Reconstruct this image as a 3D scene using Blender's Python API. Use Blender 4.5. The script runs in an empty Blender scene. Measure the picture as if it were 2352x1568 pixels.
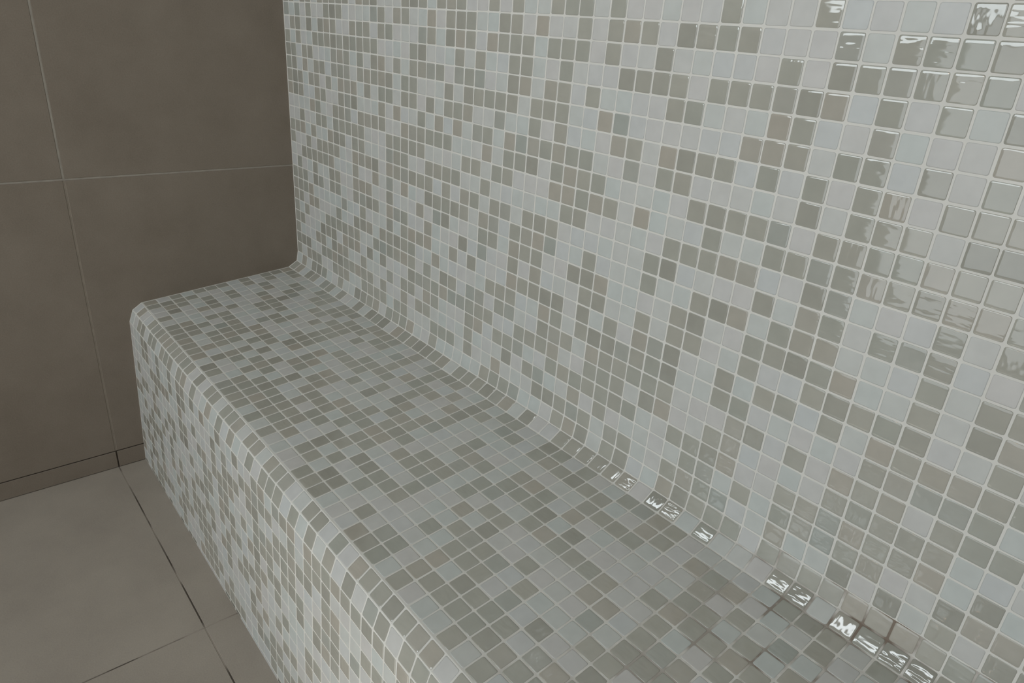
import bpy, bmesh, math, random
from mathutils import Vector, Matrix
import numpy as np

U = 0.02537            # one mosaic pitch in metres (60 cm wall tile = 23.65 pitches)
YF = -38.38            # floor level in pitches below the top joint used as origin
rnd = random.Random(7)
SC = bpy.context.scene
COL = SC.collection

# gray tiles per mosaic row, counted from the left wall
def rng(*a):
    s=set()
    for x in a:
        if isinstance(x,tuple): s|=set(range(x[0],x[1]+1))
        else: s.add(x)
    return s
GRAYS={
-1:rng(0,1,3,4,(6,10),12,13,14,18,19,20,22,23,24,27,29,32,33,34,36,42,46,51,52),
0:rng(0,2,4,7,8,9,14,15,17,18,21,23,24,25,28,29,31,34,36,37,38,40,41,42,43,47,(49,52)),
1:rng(1,2,4,6,7,8,11,12,13,15,16,20,21,23,24,25,(27,30),32,33,34,36,39,45,(47,52)),
2:rng(0,2,(5,14),19,20,24,26,29,30,33,37,38,39,40,(42,47),49,51),
3:rng(0,1,3,4,8,9,10,12,14,15,17,19,20,21,22,24,25,26,29,30,32,33,35,40,41,45,46,49),
4:rng(0,1,3,5,6,8,9,10,12,13,14,15,16,18,19,23,(25,29),31,32,33,36,37,44,45,46,48,49,51,53),
5:rng(0,1,2,4,5,7,9,10,11,13,15,16,18,19,21,23,24,25,28,31,33,37,38,(40,43),45,47,49,50,52,53,54),
6:rng(0,1,2,5,6,9,10,11,15,17,20,22,24,26,27,(29,35),38,40,41,47,49,50,51,53,54),
7:rng(4,5,8,9,10,12,13,14,15,(18,23),27,29,30,31,(33,36),(42,46),(48,54)),
8:rng(2,(5,6),(8,12),(16,20),25,26,28,29,(33,37),39,43,(46,55)),
9:rng(0,1,2,4,7,8,9,11,12,(16,18),(21,24),27,34,35,(41,45),48,49,53,55),
10:rng(0,3,5,6,7,8,(11,14),(16,21),23,25,26,28,29,31,32,33,40,41,46,48,49,51,52,53,56),
11:rng((2,7),11,14,16,18,(21,25),27,28,30,31,32,33,36,40,43,44,45,47,48,49,53,55,56),
12:rng(1,4,7,8,11,12,13,16,20,22,23,27,28,30,31,32,35,36,37,42,43,(46,50),53,55,56),
13:rng(0,1,2,4,5,7,8,(11,14),16,17,18,21,25,27,30,32,36,37,40,42,43,46,(49,53),56),
14:rng(0,1,2,3,9,12,16,(18,21),24,26,(30,34),36,38,40,41,42,45,47,48,50,(52,57)),
15:rng(0,1,3,4,8,11,12,13,(15,19),22,28,29,30,33,34,(36,42),45,46,(52,56)),
16:rng(0,2,(6,11),(14,19),21,23,24,26,27,29,30,33,34,35,(37,42),46,47,49,51,52,53,(55,57)),
17:rng(0,1,5,6,7,9,10,11,13,15,(19,28),(31,34),37,38,39,41,42,45,46,(51,55)),
18:rng(0,4,5,7,8,9,12,16,18,19,21,22,26,27,(29,31),(34,40),43,44,45,46,(49,55),57),
19:rng(0,1,2,(5,13),15,18,20,21,26,30,32,33,36,38,44,45,47,(49,53),56),
20:rng(0,2,3,4,7,8,9,(12,15),17,18,22,23,24,26,29,(33,37),39,40,(43,46),49,52),
21:rng(1,3,4,5,8,(11,14),(16,19),22,(28,31),(35,37),39,40,(43,47),(49,54)),
22:rng(0,1,3,4,6,7,9,12,14,15,16,(18,24),(26,31),33,(36,41),43,44,46,50,51,(53,58)),
23:rng(0,1,2,7,8,9,11,12,13,(16,19),22,(24,27),30,32,33,36,37,39,42,43,44,45,51,52),
24:rng(0,4,5,8,9,11,12,14,15,16,18,19,21,22,25,28,30,31,33,34,(36,41),44,45,47),
25:rng(0,1,5,6,10,11,13,14,15,17,22,(24,27),29,30,(41,44)),
26:rng(2,3,6,12,14,15,(20,23),26,30,33,37,38,39,41),
27:rng(0,1,(4,8),10,14,15,18,19,20,21,24,26,27,29,30,(33,35),(37,40),42),
28:rng(6,7,9,10,(13,15),17,22,24,(27,29),34,36,37,(40,45)),
29:rng(0,2,3,9,14,15,17,18,20,21,26,(28,30),(32,34),36,38,39,45,46),
30:rng(0,5,10,11,12,13,17,18,20,21,(24,29),(31,34),37,39,42,46,48,49),
31:rng(0,2,3,4,(6,10),12,14,16,19,(21,24),26,28,29,34,38,39,40,41,43,47,48),
32:rng(1,4,6,8,(9,11),13,15,16,17,19,22,24,25,27,28,(30,34),37,39,40,41,43,45,48),
33:rng(0,1,2,7,(9,11),13,14,16,(18,24),27,29,32,39,41,42,43,44,46),
34:rng(1,2,3,6,7,8,11,13,(17,25),27,28,30,31,34,36,37,(39,46)),
35:rng(0,1,4,(6,12),14,15,(17,20),22,24,29,30,31,35,36,37,39,43,45),
36:rng(1,(4,13),15,17,18,20,21,22,24,25,27,28,29,32,33,35,(37,42)),
37:rng(2,3,5,6,8,9,10,12,13,15,18,20,22,25,27,28,29,31,33,35,37,39,40,42,43),
38:rng(3,4,7,10,12,13,15,17,20,23,26,27,29,30,31,(33,41)),
39:rng(3,4,7,10,12,13,19,21,(24,28),31,33,34,35),
}
# stretches of the lower front rows: first column, last column, gray tiles
FRONT = {
    40: (22, 40, rng(22, 23, 25, 26, (29, 33), 35, 36, 39, 40)),
    41: (21, 39, rng(21, 22, (26, 30), 31, 35, 36, 38)),
    42: (20, 38, rng(20, 21, 24, 26, 27, 28, 30, 31, 32, 34, 35, 36, 37)),
    43: (20, 37, rng(20, 21, 22, 25, 26, 28, 29, 32, 34, 35, 36)),
    44: (20, 36, rng(20, 22, 23, 26, 27, 29)),
    45: (21, 35, rng(21, 24, 25, 26, 30, 33, 34)),
    46: (22, 34, rng(23, 24, 26, 29, 33)),
    47: (24, 33, rng(25, 27, 30, 31)),
}
KNOWN = {r: 53 for r in range(-1, 23)}
for r in range(23, 36): KNOWN[r] = 47
for r in range(36, 40): KNOWN[r] = 42
NCOL = 74
TOPROW = -47

def W(x, y, d):
    return (x * U, -d * U, (y - YF) * U)

# ------------------------------------------------------------------ profile
SD = {24: 1.95, 25: 2.93, 26: 3.91, 27: 4.89, 28: 5.87, 29: 6.85, 30: 7.83, 31: 8.80,
      32: 9.776, 33: 10.754, 34: 11.711, 35: 12.705, 36: 13.812}
KEY = {19: (-19.0, 0.0), 20: (-20.0, 0.0), 21: (-21.02, 0.0), 22: (-21.95, .17), 23: (-22.45, .98),
       37: (-24.06, 14.551), 38: (-25.02, 14.9)}
for _n, _d in SD.items():
    KEY[_n] = (-22.458 - .0855 * (_d - 1), _d)
NEND = 51.37

def prof(n):
    if n <= 20: return (-n, 0.0)
    if n >= 38: return (-25.02 - (n - 38) * .9991, 14.9 + (n - 38) * .0434)
    a = int(math.floor(n)); t = n - a
    p1 = KEY[a]; p2 = KEY[min(a + 1, 38)]
    p0 = KEY[a - 1]
    p3 = KEY[a + 2] if a + 2 in KEY else (-25.02 - (a + 2 - 38) * .9991, 14.9 + (a + 2 - 38) * .0434)
    if a in (21, 22, 23, 35, 36, 37):
        r = []
        for i in (0, 1):
            m1 = (p2[i] - p0[i]) / 2; m2 = (p3[i] - p1[i]) / 2
            t2, t3 = t * t, t * t * t
            r.append((2*t3 - 3*t2 + 1) * p1[i] + (t3 - 2*t2 + t) * m1 + (-2*t3 + 3*t2) * p2[i] + (t3 - t2) * m2)
        return tuple(r)
    return (p1[0] + (p2[0] - p1[0]) * t, p1[1] + (p2[1] - p1[1]) * t)

def surf(x, n, h):
    y, d = prof(n)
    y1, d1 = prof(n - .02); y2, d2 = prof(n + .02)
    ty, td = y2 - y1, d2 - d1
    l = math.hypot(ty, td)
    # going down the wall ty<0: outward normal is +d
    ny, nd = td / l, -ty / l
    return (y + ny * h, d + nd * h)

_cache = {}
def S(x, n, h):
    k = (round(n, 5), h)
    if k not in _cache: _cache[k] = surf(0, n, h)
    y, d = _cache[k]
    return W(x, y, d)

# ------------------------------------------------------------------ node helpers
def mat(name):
    m = bpy.data.materials.new(name); m.use_nodes = True
    nt = m.node_tree
    b = nt.nodes['Principled BSDF']
    return m, nt, b

def srgb(r, g, b):
    f = lambda c: c / 12.92 if c <= .04045 else ((c + .055) / 1.055) ** 2.4
    return (f(r / 255), f(g / 255), f(b / 255), 1)

def N(nt, t, **kw):
    n = nt.nodes.new(t)
    for k, v in kw.items():
        if k.startswith('i_'): n.inputs[k[2:].replace('_', ' ')].default_value = v
        else: setattr(n, k, v)
    return n

def ramp(nt, stops):
    r = N(nt, 'ShaderNodeValToRGB'); e = r.color_ramp.elements
    e[0].position, e[0].color = stops[0]; e[1].position, e[1].color = stops[-1]
    for p, c in stops[1:-1]:
        x = e.new(p); x.color = c
    return r

def tile_mat(name, stops, rough, wave, spec):
    m, nt, b = mat(name); L = nt.links.new
    at = N(nt, 'ShaderNodeAttribute', attribute_name='tile')
    sp = N(nt, 'ShaderNodeSeparateColor'); L(at.outputs['Color'], sp.inputs[0])
    r = ramp(nt, stops); L(sp.outputs[0], r.inputs[0])
    tc = N(nt, 'ShaderNodeTexCoord')
    off = N(nt, 'ShaderNodeVectorMath', operation='SCALE'); off.inputs['Scale'].default_value = 7.0
    L(at.outputs['Color'], off.inputs[0])
    # faint cloud of colour inside each tile
    n0 = N(nt, 'ShaderNodeTexNoise'); n0.inputs['Scale'].default_value = 55
    ad0 = N(nt, 'ShaderNodeVectorMath', operation='ADD'); L(tc.outputs['Object'], ad0.inputs[0]); L(off.outputs[0], ad0.inputs[1])
    L(ad0.outputs[0], n0.inputs['Vector'])
    mr = N(nt, 'ShaderNodeMapRange'); mr.inputs[1].default_value = .3; mr.inputs[2].default_value = .7
    mr.inputs[3].default_value = .965; mr.inputs[4].default_value = 1.035; L(n0.outputs[0], mr.inputs[0])
    mul = N(nt, 'ShaderNodeMix', data_type='RGBA', blend_type='MULTIPLY'); mul.inputs[0].default_value = 1
    L(r.outputs[0], mul.inputs[6]); L(mr.outputs[0], mul.inputs[7])
    L(mul.outputs[2], b.inputs['Base Color'])
    b.inputs['Roughness'].default_value = rough
    b.inputs['IOR'].default_value = 1.5
    b.inputs['Specular IOR Level'].default_value = spec
    if wave > 0:
        outs = []
        for sc in ((70, 210, 210), (190, 60, 60)):
            ml = N(nt, 'ShaderNodeVectorMath', operation='MULTIPLY'); ml.inputs[1].default_value = sc
            L(tc.outputs['Object'], ml.inputs[0])
            of2 = N(nt, 'ShaderNodeVectorMath', operation='SCALE'); of2.inputs['Scale'].default_value = 90
            L(at.outputs['Color'], of2.inputs[0])
            ad = N(nt, 'ShaderNodeVectorMath', operation='ADD'); L(ml.outputs[0], ad.inputs[0]); L(of2.outputs[0], ad.inputs[1])
            nz = N(nt, 'ShaderNodeTexNoise'); nz.inputs['Scale'].default_value = 1.0; nz.inputs['Detail'].default_value = 1.0
            nz.inputs['Roughness'].default_value = .35
            L(ad.outputs[0], nz.inputs['Vector']); outs.append(nz)
        gt = N(nt, 'ShaderNodeMath', operation='GREATER_THAN'); gt.inputs[1].default_value = .62; L(sp.outputs[1], gt.inputs[0])
        mx = N(nt, 'ShaderNodeMix', data_type='FLOAT'); L(gt.outputs[0], mx.inputs[0])
        L(outs[0].outputs[0], mx.inputs[2]); L(outs[1].outputs[0], mx.inputs[3])
        st = N(nt, 'ShaderNodeMath', operation='MULTIPLY_ADD'); L(sp.outputs[2], st.inputs[0])
        st.inputs[1].default_value = .75; st.inputs[2].default_value = .08
        bp = N(nt, 'ShaderNodeBump'); bp.inputs['Distance'].default_value = wave
        L(st.outputs[0], bp.inputs['Strength']); L(mx.outputs[0], bp.inputs['Height'])
        L(bp.outputs[0], b.inputs['Normal'])
    return m

M_WHITE = tile_mat('white_tile', [(0, srgb(201, 206, 202)), (.35, srgb(204, 206, 201)), (.7, srgb(207, 205, 201)), (1, srgb(203, 206, 204))], .42, 0, .35)
M_GRAY = tile_mat('grey_glass_tile', [(0, srgb(166, 165, 155)), (.3, srgb(182, 180, 169)), (.6, srgb(174, 175, 165)), (.85, srgb(185, 179, 167)), (1, srgb(175, 179, 172))], .04, .0005, 1.0)

def grout_mat(name, browned):
    m, nt, b = mat(name); L = nt.links.new
    tc = N(nt, 'ShaderNodeTexCoord')
    n = N(nt, 'ShaderNodeTexNoise'); n.inputs['Scale'].default_value = 9; n.inputs['Detail'].default_value = 4
    L(tc.outputs['Object'], n.inputs['Vector'])
    r = ramp(nt, [(.3, srgb(223, 221, 214)), (.7, srgb(231, 229, 222))]); L(n.outputs[0], r.inputs[0])
    out = r.outputs[0]
    if browned:      # joints turn browner in patches towards the right end of seat and cove
        sx = N(nt, 'ShaderNodeSeparateXYZ'); L(tc.outputs['Object'], sx.inputs[0])
        mr = N(nt, 'ShaderNodeMapRange', interpolation_type='SMOOTHSTEP'); mr.inputs[1].default_value = 43 * U; mr.inputs[2].default_value = 54 * U
        L(sx.outputs[0], mr.inputs[0])
        n2 = N(nt, 'ShaderNodeTexNoise'); n2.inputs['Scale'].default_value = 22; n2.inputs['Detail'].default_value = 3
        L(tc.outputs['Object'], n2.inputs['Vector'])
        r2 = ramp(nt, [(.42, (0, 0, 0, 1)), (.6, (1, 1, 1, 1))]); L(n2.outputs[0], r2.inputs[0])
        mu = N(nt, 'ShaderNodeMath', operation='MULTIPLY'); L(mr.outputs[0], mu.inputs[0]); L(r2.outputs[0], mu.inputs[1])
        mx = N(nt, 'ShaderNodeMix', data_type='RGBA'); L(mu.outputs[0], mx.inputs[0]); L(out, mx.inputs[6])
        mx.inputs[7].default_value = srgb(138, 125, 113); out = mx.outputs[2]
    L(out, b.inputs['Base Color']); b.inputs['Roughness'].default_value = .8
    b.inputs['Specular IOR Level'].default_value = .2
    return m
M_GROUT = grout_mat('mosaic_grout', False); M_GROUT_BROWN = grout_mat('brown_patch_grout', True)

def stone_mat(name, c0, c1, rough):
    m, nt, b = mat(name); L = nt.links.new
    tc = N(nt, 'ShaderNodeTexCoord')
    n1 = N(nt, 'ShaderNodeTexNoise'); n1.inputs['Scale'].default_value = 7; n1.inputs['Detail'].default_value = 6; n1.inputs['Roughness'].default_value = .65
    n2 = N(nt, 'ShaderNodeTexNoise'); n2.inputs['Scale'].default_value = 420; n2.inputs['Detail'].default_value = 2
    L(tc.outputs['Object'], n1.inputs['Vector']); L(tc.outputs['Object'], n2.inputs['Vector'])
    mx = N(nt, 'ShaderNodeMix', data_type='FLOAT'); mx.inputs[0].default_value = .35
    L(n1.outputs[0], mx.inputs[2]); L(n2.outputs[0], mx.inputs[3])
    r = ramp(nt, [(.36, c0), (.64, c1)]); L(mx.outputs[0], r.inputs[0])
    L(r.outputs[0], b.inputs['Base Color'])
    b.inputs['Roughness'].default_value = rough; b.inputs['Specular IOR Level'].default_value = .4
    bp = N(nt, 'ShaderNodeBump'); bp.inputs['Distance'].default_value = .0004; bp.inputs['Strength'].default_value = .35
    L(n2.outputs[0], bp.inputs['Height']); L(bp.outputs[0], b.inputs['Normal'])
    return m
M_WALLTILE = stone_mat('brown_stone_tile', srgb(129, 118, 105), srgb(142, 131, 118), .5)
M_FLOORTILE = stone_mat('taupe_floor_tile', srgb(164, 155, 144), srgb(178, 169, 157), .42)

def flat(name, c, rough=.8, spec=.3):
    m, nt, b = mat(name); L = nt.links.new
    tc = N(nt, 'ShaderNodeTexCoord'); n = N(nt, 'ShaderNodeTexNoise'); n.inputs['Scale'].default_value = 60
    L(tc.outputs['Object'], n.inputs['Vector'])
    lo = tuple(x * .9 for x in c[:3]) + (1,); hi = tuple(min(1, x * 1.1) for x in c[:3]) + (1,)
    r = ramp(nt, [(.3, lo), (.7, hi)]); L(n.outputs[0], r.inputs[0]); L(r.outputs[0], b.inputs['Base Color'])
    b.inputs['Roughness'].default_value = rough; b.inputs['Specular IOR Level'].default_value = spec
    return m
M_JOINT_LIGHT = flat('light_joint', srgb(160, 153, 142))
M_JOINT_MID = flat('brown_joint', srgb(146, 136, 123))
M_JOINT_DARK = flat('dark_joint', srgb(62, 54, 46))
def patchy(name, c0, c1):
    m, nt, b = mat(name); L = nt.links.new
    tc = N(nt, 'ShaderNodeTexCoord'); n = N(nt, 'ShaderNodeTexNoise'); n.inputs['Scale'].default_value = 9; n.inputs['Detail'].default_value = 2
    L(tc.outputs['Object'], n.inputs['Vector'])
    r = ramp(nt, [(.45, c0), (.58, c1)]); L(n.outputs[0], r.inputs[0]); L(r.outputs[0], b.inputs['Base Color'])
    b.inputs['Roughness'].default_value = .8; b.inputs['Specular IOR Level'].default_value = .3
    return m
M_JOINT_FLOOR = patchy('patchy_joint', srgb(88, 81, 73), srgb(168, 159, 148))
M_PAINT = flat('grey_paint', srgb(128, 126, 121), .7)
M_FRAME = flat('white_frame', srgb(215, 216, 214), .4)

def emis(name, c, s):
    m = bpy.data.materials.new(name); m.use_nodes = True
    nt = m.node_tree; nt.nodes.clear()
    o = N(nt, 'ShaderNodeOutputMaterial'); e = N(nt, 'ShaderNodeEmission')
    e.inputs[0].default_value = c; e.inputs[1].default_value = s
    nt.links.new(e.outputs[0], o.inputs[0]); return m

# ------------------------------------------------------------------ mesh helpers
class MB:
    def __init__(s): s.v = []; s.f = []; s.m = []; s.c = []; s.sm = []
    def face(s, idx, m, c=(0.5, .5, .5), sm=False):
        s.f.append(idx); s.m.append(m); s.c.append(c); s.sm.append(sm)
    def box(s, x0, x1, y0, y1, d0, d1, m=0):
        b = len(s.v)
        for x in (x0, x1):
            for y in (y0, y1):
                for d in (d0, d1): s.v.append(W(x, y, d))
        for q in ((0, 1, 3, 2), (4, 6, 7, 5), (0, 4, 5, 1), (2, 3, 7, 6), (0, 2, 6, 4), (1, 5, 7, 3)):
            s.face([b + i for i in q], m)
    def build(s, name, mats, parent=None):
        me = bpy.data.meshes.new(name); me.from_pydata(s.v, [], s.f); 
        for m in mats: me.materials.append(m)
        me.polygons.foreach_set('material_index', s.m)
        me.polygons.foreach_set('use_smooth', s.sm)
        a = me.attributes.new('tile', 'FLOAT_COLOR', 'FACE')
        a.data.foreach_set('color', np.array([(c[0], c[1], c[2], 1) for c in s.c], dtype=np.float32).ravel())
        me.update()
        bm = bmesh.new(); bm.from_mesh(me); bmesh.ops.recalc_face_normals(bm, faces=bm.faces); bm.to_mesh(me); bm.free()
        o = bpy.data.objects.new(name, me); COL.objects.link(o)
        if parent: o.parent = parent
        return o

def slab_box(mb, x0, x1, y0, y1, d0, d1, m, bev, axis):
    """tile slab with a bevelled visible face; axis 'x+' (wall facing +x), 'y+' (floor)"""
    b = len(mb.v)
    if axis == 'x+':
        P = lambda u, v, h: W(h, v, u); lo, hi, ur, vr = x0, x1, (d0, d1), (y0, y1)
    else:
        P = lambda u, v, h: W(u, h, v); lo, hi, ur, vr = y0, y1, (x0, x1), (d0, d1)
    for h, i in ((lo, 0), (hi - bev, 0), (hi, bev)):
        for u, v in ((ur[0] + i, vr[0] + i), (ur[1] - i, vr[0] + i), (ur[1] - i, vr[1] - i), (ur[0] + i, vr[1] - i)):
            mb.v.append(P(u, v, h))
    mb.face([b, b + 1, b + 2, b + 3], m)
    for k in (0, 4):
        for i in range(4):
            j = (i + 1) % 4
            mb.face([b + k + i, b + k + j, b + k + 4 + j, b + k + 4 + i], m)
    mb.face([b + 8, b + 9, b + 10, b + 11], m)

GAP = .042
def is_gray(r, c):
    if r in GRAYS and (c < KNOWN[r] or c <= max(GRAYS[r])):
        return c in GRAYS[r]
    if r in FRONT and FRONT[r][0] <= c <= FRONT[r][1]: return c in FRONT[r][2]
    return rnd.random() < .46

def add_tile(mb, c, n0, n1, gray, x0=None, x1=None, curved=1):
    j = lambda a: rnd.uniform(-a, a)
    dx, dn = j(.012), j(.012)
    xa = (c if x0 is None else x0) + GAP + j(.008) + dx; xb = (c + 1 if x1 is None else x1) - GAP + j(.008) + dx
    na = n0 + GAP + dn + (.015 if n0 in (36, 37) else 0); nb = n1 - GAP + dn - (.04 if n1 == 36 else 0)
    col = (rnd.random(), rnd.random(), rnd.random())
    m = 2 if gray else 1
    hh = .003 + j(.002)
    if gray: lev = ((-.05, 0), (.000 + hh, .0), (.009 + hh, .022), (.015 + hh, .06), (.017 + hh, .12))
    else: lev = ((-.05, 0), (.000 + hh, .0), (.006 + hh, .03), (.007 + hh, .08))
    cr = .07
    base = len(mb.v)
    (ya, da), (yb, db) = prof(n0), prof(n1)
    l = math.hypot(yb - ya, db - da); ny, nd = (db - da) / l, -(yb - ya) / l
    for li, (h, ins) in enumerate(lev):
        A, B_, C_, D_ = xa + ins, xb - ins, na + ins, nb - ins
        r = cr
        rows = [(C_, r), (C_ + .3 * r, .3 * r), (C_ + r, 0)]
        for q in range(1, curved): rows.append((C_ + r + (D_ - C_ - 2 * r) * q / curved, 0))
        rows += [(D_ - r, 0), (D_ - .3 * r, .3 * r), (D_, r)]
        k = len(rows)
        pts = [(A + i, n) for n, i in rows] + [(B_ - i, n) for n, i in reversed(rows)]
        for x, n in pts:
            t = (n - n0) / (n1 - n0)
            mb.v.append(W(x, ya + (yb - ya) * t + ny * h, da + (db - da) * t + nd * h))
    P_ = 2 * k
    for li in range(len(lev) - 1):
        a = base + li * P_; b = a + P_
        for i in range(P_):
            jn = (i + 1) % P_
            mb.face([a + i, a + jn, b + jn, b + i], m, col, True)
    t = base + (len(lev) - 1) * P_
    for i in range(k - 1):
        mb.face([t + i, t + i + 1, t + P_ - 2 - i, t + P_ - 1 - i], m, col, True)

def grout_strip(mb, ns, x0, x1, th):
    """grout bed following the profile through ns, th pitches thick"""
    b = len(mb.v); k = len(ns)
    for x in (x0, x1):
        for n in ns: mb.v.append(S(x, n, 0.0))
        for n in ns: mb.v.append(S(x, n, -th))
    f = lambda e, l, i: b + e * 2 * k + l * k + i
    for i in range(k - 1):
        mb.face([f(0, 0, i), f(0, 0, i + 1), f(1, 0, i + 1), f(1, 0, i)], 0)
        mb.face([f(0, 1, i), f(1, 1, i), f(1, 1, i + 1), f(0, 1, i + 1)], 0)
        for e in (0, 1):
            mb.face([f(e, 0, i), f(e, 1, i), f(e, 1, i + 1), f(e, 0, i + 1)], 0)
    for i in (0, k - 1):
        mb.face([f(0, 0, i), f(1, 0, i), f(1, 1, i), f(0, 1, i)], 0)

def mosaic(mb, r0, r1, th, xs=-.1, xe=NCOL):
    ns = []
    for r in range(r0, r1 + 1):
        e = min(r + 1, NEND)
        cur = 1
        for q in range(cur): ns.append(r + (e - r) * q / cur)
        for c in range(NCOL):
            g = is_gray(r, c)
            if e - r > .25: add_tile(mb, c, r, e, g)
    ns.append(min(r1 + 1, NEND))
    grout_strip(mb, ns, xs, xe, th)

def tag(o, label, cat, group=None, kind=None):
    o['label'] = label; o['category'] = cat
    if group: o['group'] = group
    if kind: o['kind'] = kind

XR, DF, YC = 124, 78.0, 47.0      # right wall, front wall, ceiling (pitches)

# ------------------------------------------------------------------ setting
mb = MB(); mosaic(mb, TOPROW, 20, 4.0)
mb.box(NCOL, XR, -21.0, YC, -4.0, 0.0, 3)
o = mb.build('wall_back', [M_GROUT, M_WHITE, M_GRAY, M_PAINT]); tag(o, 'tall back wall of white and grey glass mosaic above the bench', 'wall', kind='structure')

# left wall: large brown stone tiles
mb = MB()
J = .065
Dj = 17.63
xw = -.1                                  # face of the wall tiles
mb.box(-4, xw - .07, YF + 1.6, YC, -.3, DF, 0)
ds = [-.25, Dj, Dj + 23.65, Dj + 47.3, DF]
ys = [-36.78, -13.13, 10.52, 34.17, YC]
for a in range(len(ds) - 1):
    for c in range(len(ys) - 1):
        slab_box(mb, xw - .4, xw, ys[c] + J, ys[c + 1] - J, ds[a] + J, ds[a + 1] - J, 0, .03, 'x+')
for c in range(len(ys) - 1):
    for a in range(1, len(ds) - 1):
        mb.box(xw - .3, xw - (.015 if ys[c] > -14 else .03), ys[c] + J, ys[c + 1] - J, ds[a] - J, ds[a] + J, 1 if ys[c] > -14 else 2)
for y in ys[1:-1]:
    mb.box(xw - .3, xw - .015, y - J, y + J, -.25, DF, 1)
mb.box(xw - .3, xw - .06, ys[0] - .02, ys[0] + J, -.25, DF, 3)
o = mb.build('wall_left', [M_WALLTILE, M_JOINT_LIGHT, M_JOINT_MID, M_JOINT_DARK]); tag(o, 'plain brown stone tiled side wall with thin pale joints', 'wall', kind='structure')

mb = MB()
for a in range(len(ds) - 1):
    slab_box(mb, xw - 3.9, xw + .0, YF + .01, -36.78 - .02, ds[a] + .05, ds[a + 1] - .05, 0, .03, 'x+')
for a in range(1, len(ds) - 1):
    mb.box(xw - .3, xw - .05, YF + .01, -36.82, ds[a] - .05, ds[a] + .05, 1)
o = mb.build('baseboard_left', [M_WALLTILE, M_JOINT_DARK]); tag(o, 'low brown skirting strip along the foot of the side wall', 'baseboard', kind='structure')

# floor
mb = MB()
mb.box(-4, XR, YF - 4, YF - .03, -4, DF, 1)
fd = [-.3, Dj, Dj + 23.65, Dj + 47.3, DF]
fx = [xw, 22.3, 45.95, 69.6, XR]
JF = .048
for a in range(len(fd) - 1):
    for c in range(len(fx) - 1):
        slab_box(mb, fx[c] + (0 if c == 0 else JF), fx[c + 1] - JF, YF - .5, YF, fd[a] + JF, fd[a + 1] - JF, 0, .018, 'y+')
o = mb.build('floor', [M_FLOORTILE, M_JOINT_FLOOR]); tag(o, 'large taupe floor tiles with thin dark joints', 'floor', kind='structure')

# rest of the room (behind and beside the camera)
mb = MB(); mb.box(-4, XR + 4, YC, YC + 4, -4, DF + 4)
o = mb.build('ceiling', [M_PAINT]); tag(o, 'plain white ceiling of the steam room', 'ceiling', kind='structure')
mb = MB(); mb.box(XR, XR + 4, YF, YC, -4, DF)
o = mb.build('wall_right', [M_WALLTILE]); tag(o, 'brown tiled wall at the far right end of the bench', 'wall', kind='structure')
WXL, WY0, WY1, WYM = 20, YF + 1, 33, 4
WX0 = 2
mb = MB()
mb.box(-4, XR + 4, YF, WY0, DF, DF + 4); mb.box(-4, XR + 4, WY1, YC, DF, DF + 4)
mb.box(-4, WX0, WY0, WY1, DF, DF + 4); mb.box(WX0, WXL, WY0, WYM, DF, DF + 4)
o = mb.build('wall_front', [M_WALLTILE]); tag(o, 'brown tiled wall opposite the bench around the glazed opening', 'wall', kind='structure')
mb = MB()
mb.box(WXL, WXL + 1.5, WY0, WYM, DF + .5, DF + 2.5); mb.box(XR - 1.5, XR, WY0, WY1, DF + .5, DF + 2.5)
mb.box(WX0, WX0 + 1.5, WYM, WY1, DF + .5, DF + 2.5); mb.box(47.5, 49, WYM + 1.2, WY1 - 1.2, DF + .6, DF + 2.4)
mb.box(WX0 + 1.5, XR - 1.5, WY1 - 1.2, WY1, DF + .5, DF + 2.5); mb.box(WX0 + 1.5, XR - 1.5, WYM, WYM + 1.2, DF + .5, DF + 2.5)
mb.box(WXL + 1.5, XR - 1.5, WY0, WY0 + 1.2, DF + .5, DF + 2.5)
o = mb.build('window_1', [M_FRAME]); tag(o, 'white framed glazed partition opposite the bench', 'window', kind='structure')

# ------------------------------------------------------------------ the bench
bench = bpy.data.objects.new('built_in_bench', None); COL.objects.link(bench)
bench.location = W(NCOL / 2, YF, 7.5)
tag(bench, 'long built-in bench clad in white and grey mosaic along the back wall', 'bench')
Mi = [M_GROUT, M_WHITE, M_GRAY]
def part(name, r0, r1, th, g=None):
    mb = MB(); mosaic(mb, r0, r1, th); o = mb.build(name, [g or M_GROUT] + Mi[1:], bench)
    o.matrix_parent_inverse = Matrix.Translation(-Vector(bench.location)); return o
bpy.context.view_layer.update()
cove = part('back_cove', 21, 22, .5, M_GROUT_BROWN)
seat = part('seat', 23, 35, .8, M_GROUT_BROWN)
edge = part('front_edge', 36, 37, .5)
riser = part('front_panel', 38, 51, .8)
seat['label'] = 'flat mosaic seat top'; cove['label'] = 'curved mosaic cove between seat and wall'
edge['label'] = 'rounded mosaic front edge'; riser['label'] = 'upright mosaic front face down to the floor'

# ------------------------------------------------------------------ lamps
def lamp_bar(x0, x1, d0, d1, strength):
    t = bpy.data.objects.new('ceiling_light', None); COL.objects.link(t); t.location = W((x0 + x1) / 2, YC, (d0 + d1) / 2)
    tag(t, 'long slim white strip light on the ceiling', 'lamp')
    bpy.context.view_layer.update()
    inv = Matrix.Translation(-Vector(t.location))
    mb = MB(); mb.box(x0, x1, YC - 1.2, YC - .01, d0, d1); h = mb.build('housing', [M_FRAME], t); h.matrix_parent_inverse = inv
    mb = MB(); mb.box(x0 + .3, x1 - .3, YC - 1.6, YC - 1.2, d0 + .3, d1 - .3); e = mb.build('diffuser', [emis('lamp_diffuser', (.9, .97, 1, 1), strength)], t); e.matrix_parent_inverse = inv
    return t
lamp_bar(2, 58, 17.2, 19.8, 7)

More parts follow.
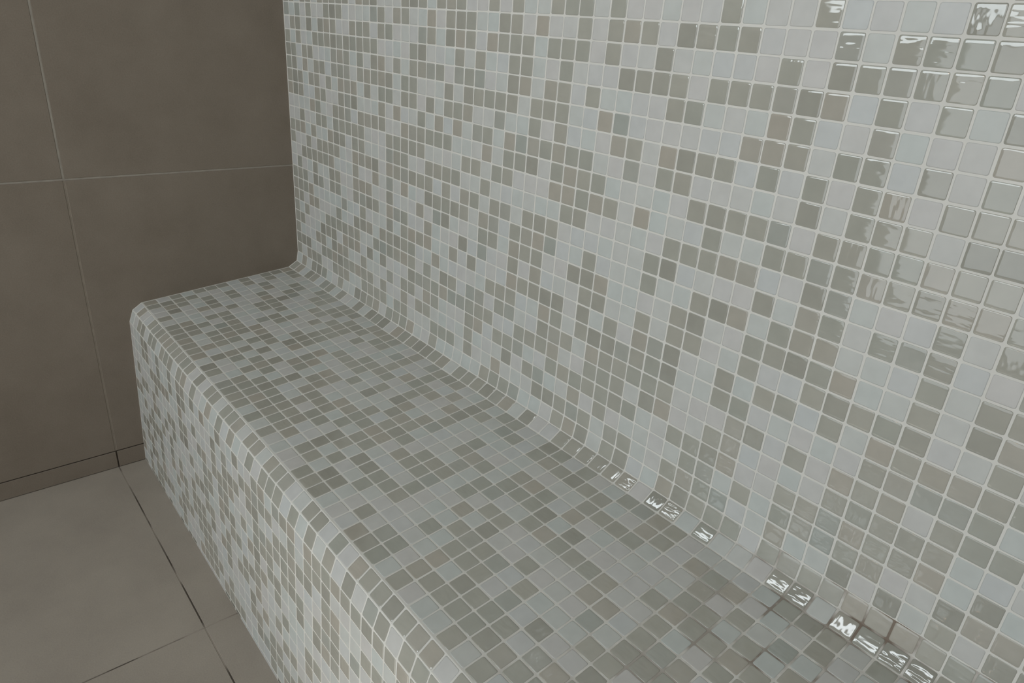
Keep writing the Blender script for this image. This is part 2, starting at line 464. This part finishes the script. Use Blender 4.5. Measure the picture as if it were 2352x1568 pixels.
def downlight(x, d, strength):
    t = bpy.data.objects.new('downlight', None); COL.objects.link(t); t.location = W(x, YC, d)
    tag(t, 'small round warm downlight in the ceiling', 'lamp')
    bpy.context.view_layer.update(); inv = Matrix.Translation(-Vector(t.location))
    for nm, r0, r1, h, m in (('trim_ring', 1.2, 1.8, .3, M_FRAME), ('bulb_lens', 0, 1.2, .15, emis('warm_bulb', (1, .62, .36, 1), strength))):
        mb = MB(); k = 24
        for y in (YC - .01, YC - h):
            for r in (r0, r1):
                for i in range(k): mb.v.append(W(x + r * math.cos(i * math.tau / k), y, d + r * math.sin(i * math.tau / k)))
        for i in range(k):
            j = (i + 1) % k
            if r0 > 0: mb.face([i, j, 2 * k + j, 2 * k + i], 0)
            mb.face([k + i, k + j, 3 * k + j, 3 * k + i], 0)
            mb.face([2 * k + i, 2 * k + j, 3 * k + j, 3 * k + i], 0); mb.face([i, j, k + j, k + i], 0)
        o = mb.build(nm, [m], t); o.matrix_parent_inverse = inv
downlight(50, 40, 40)

# warm lamp fixed to the mullion of the glazing
t = bpy.data.objects.new('wall_lamp', None); COL.objects.link(t); t.location = W(48.25, 20, DF + .6)
tag(t, 'small warm lamp fixed to a post of the glazed partition', 'lamp')
bpy.context.view_layer.update(); inv = Matrix.Translation(-Vector(t.location))
mb = MB(); mb.box(47.75, 48.75, 20 - 1.5, 20 + 1.5, DF - .5, DF + .6); o = mb.build('bracket', [M_FRAME], t); o.matrix_parent_inverse = inv
mb = MB(); k = 16
for q in range(9):
    a = math.pi * q / 8
    for i in range(k):
        mb.v.append(W(48.25 + 1.5 * math.sin(a) * math.cos(i * math.tau / k), 20 + 1.9 * math.cos(a), DF - 1.8 + 1.5 * math.sin(a) * math.sin(i * math.tau / k)))
for q in range(8):
    for i in range(k):
        j = (i + 1) % k
        mb.face([q * k + i, q * k + j, q * k + k + j, q * k + k + i], 0, sm=True)
o = mb.build('bulb', [emis('warm_lamp', (1, .6, .36, 1), 30)], t); o.matrix_parent_inverse = inv

# added spot without a fixture, for a bright floor mirrored in the wall tiles
sl = bpy.data.lights.new('floor_spot', 'SPOT'); sl.energy = 600; sl.spot_size = math.radians(15); sl.spot_blend = .5
sl.shadow_soft_size = .03; sl.color = (.88, .95, 1)
so = bpy.data.objects.new('floor_spot', sl); COL.objects.link(so); so.location = W(41, YC - 1.5, 30)

# daylight entering through the glazed partition opposite the bench
def day(nm, x0, x1, y0, y1, rad, col):
    L = bpy.data.lights.new(nm, 'AREA'); L.shape = 'RECTANGLE'
    L.size = (x1 - x0) * U; L.size_y = (y1 - y0) * U
    L.energy = rad * math.pi * L.size * L.size_y; L.color = col
    lo = bpy.data.objects.new(nm, L); COL.objects.link(lo)
    lo.location = W((x0 + x1) / 2, (y0 + y1) / 2, DF + 3.2)
    lo.rotation_euler = (math.radians(90), 0, 0)
day('daylight_high_left', WX0, 48.2, WYM, WY1, 4.4, (.89, .965, .99))
day('daylight_high_right', 48.2, XR, WYM, WY1, 1.0, (.94, .98, .985))
day('daylight_low', WXL, XR, WY0, WYM, 1.0, (.95, .985, .985))

w = bpy.data.worlds.new('World'); SC.world = w; w.use_nodes = True
w.node_tree.nodes['Background'].inputs[0].default_value = (.75, .86, 1, 1)
w.node_tree.nodes['Background'].inputs[1].default_value = .3

# ------------------------------------------------------------------ camera
FPX = 1597.1975
CR = ((0.6397116,0.0685074,-0.7655559), (0.3550163,-0.9097428,0.2152475), (-0.6817129,-0.4094811,-0.6062943))
CC = (60.14312,-0.73209,25.95170)
cam = bpy.data.cameras.new('camera'); cam.sensor_width = 36; cam.lens = FPX * 36 / 2352; cam.clip_start = .01
co = bpy.data.objects.new('camera', cam); COL.objects.link(co)
tw = lambda v: Vector((v[0], -v[2], v[1]))
rx, ry, rz = tw(CR[0]), -tw(CR[1]), -tw(CR[2])
Mx = Matrix((rx, ry, rz)).transposed().to_4x4(); Mx.translation = Vector(W(*CC))
co.matrix_world = Mx
SC.camera = co

vs = SC.view_settings
vs.view_transform = 'Standard'; vs.look = 'None'; vs.gamma = 1; vs.use_curve_mapping = False
vs.exposure = 0.13
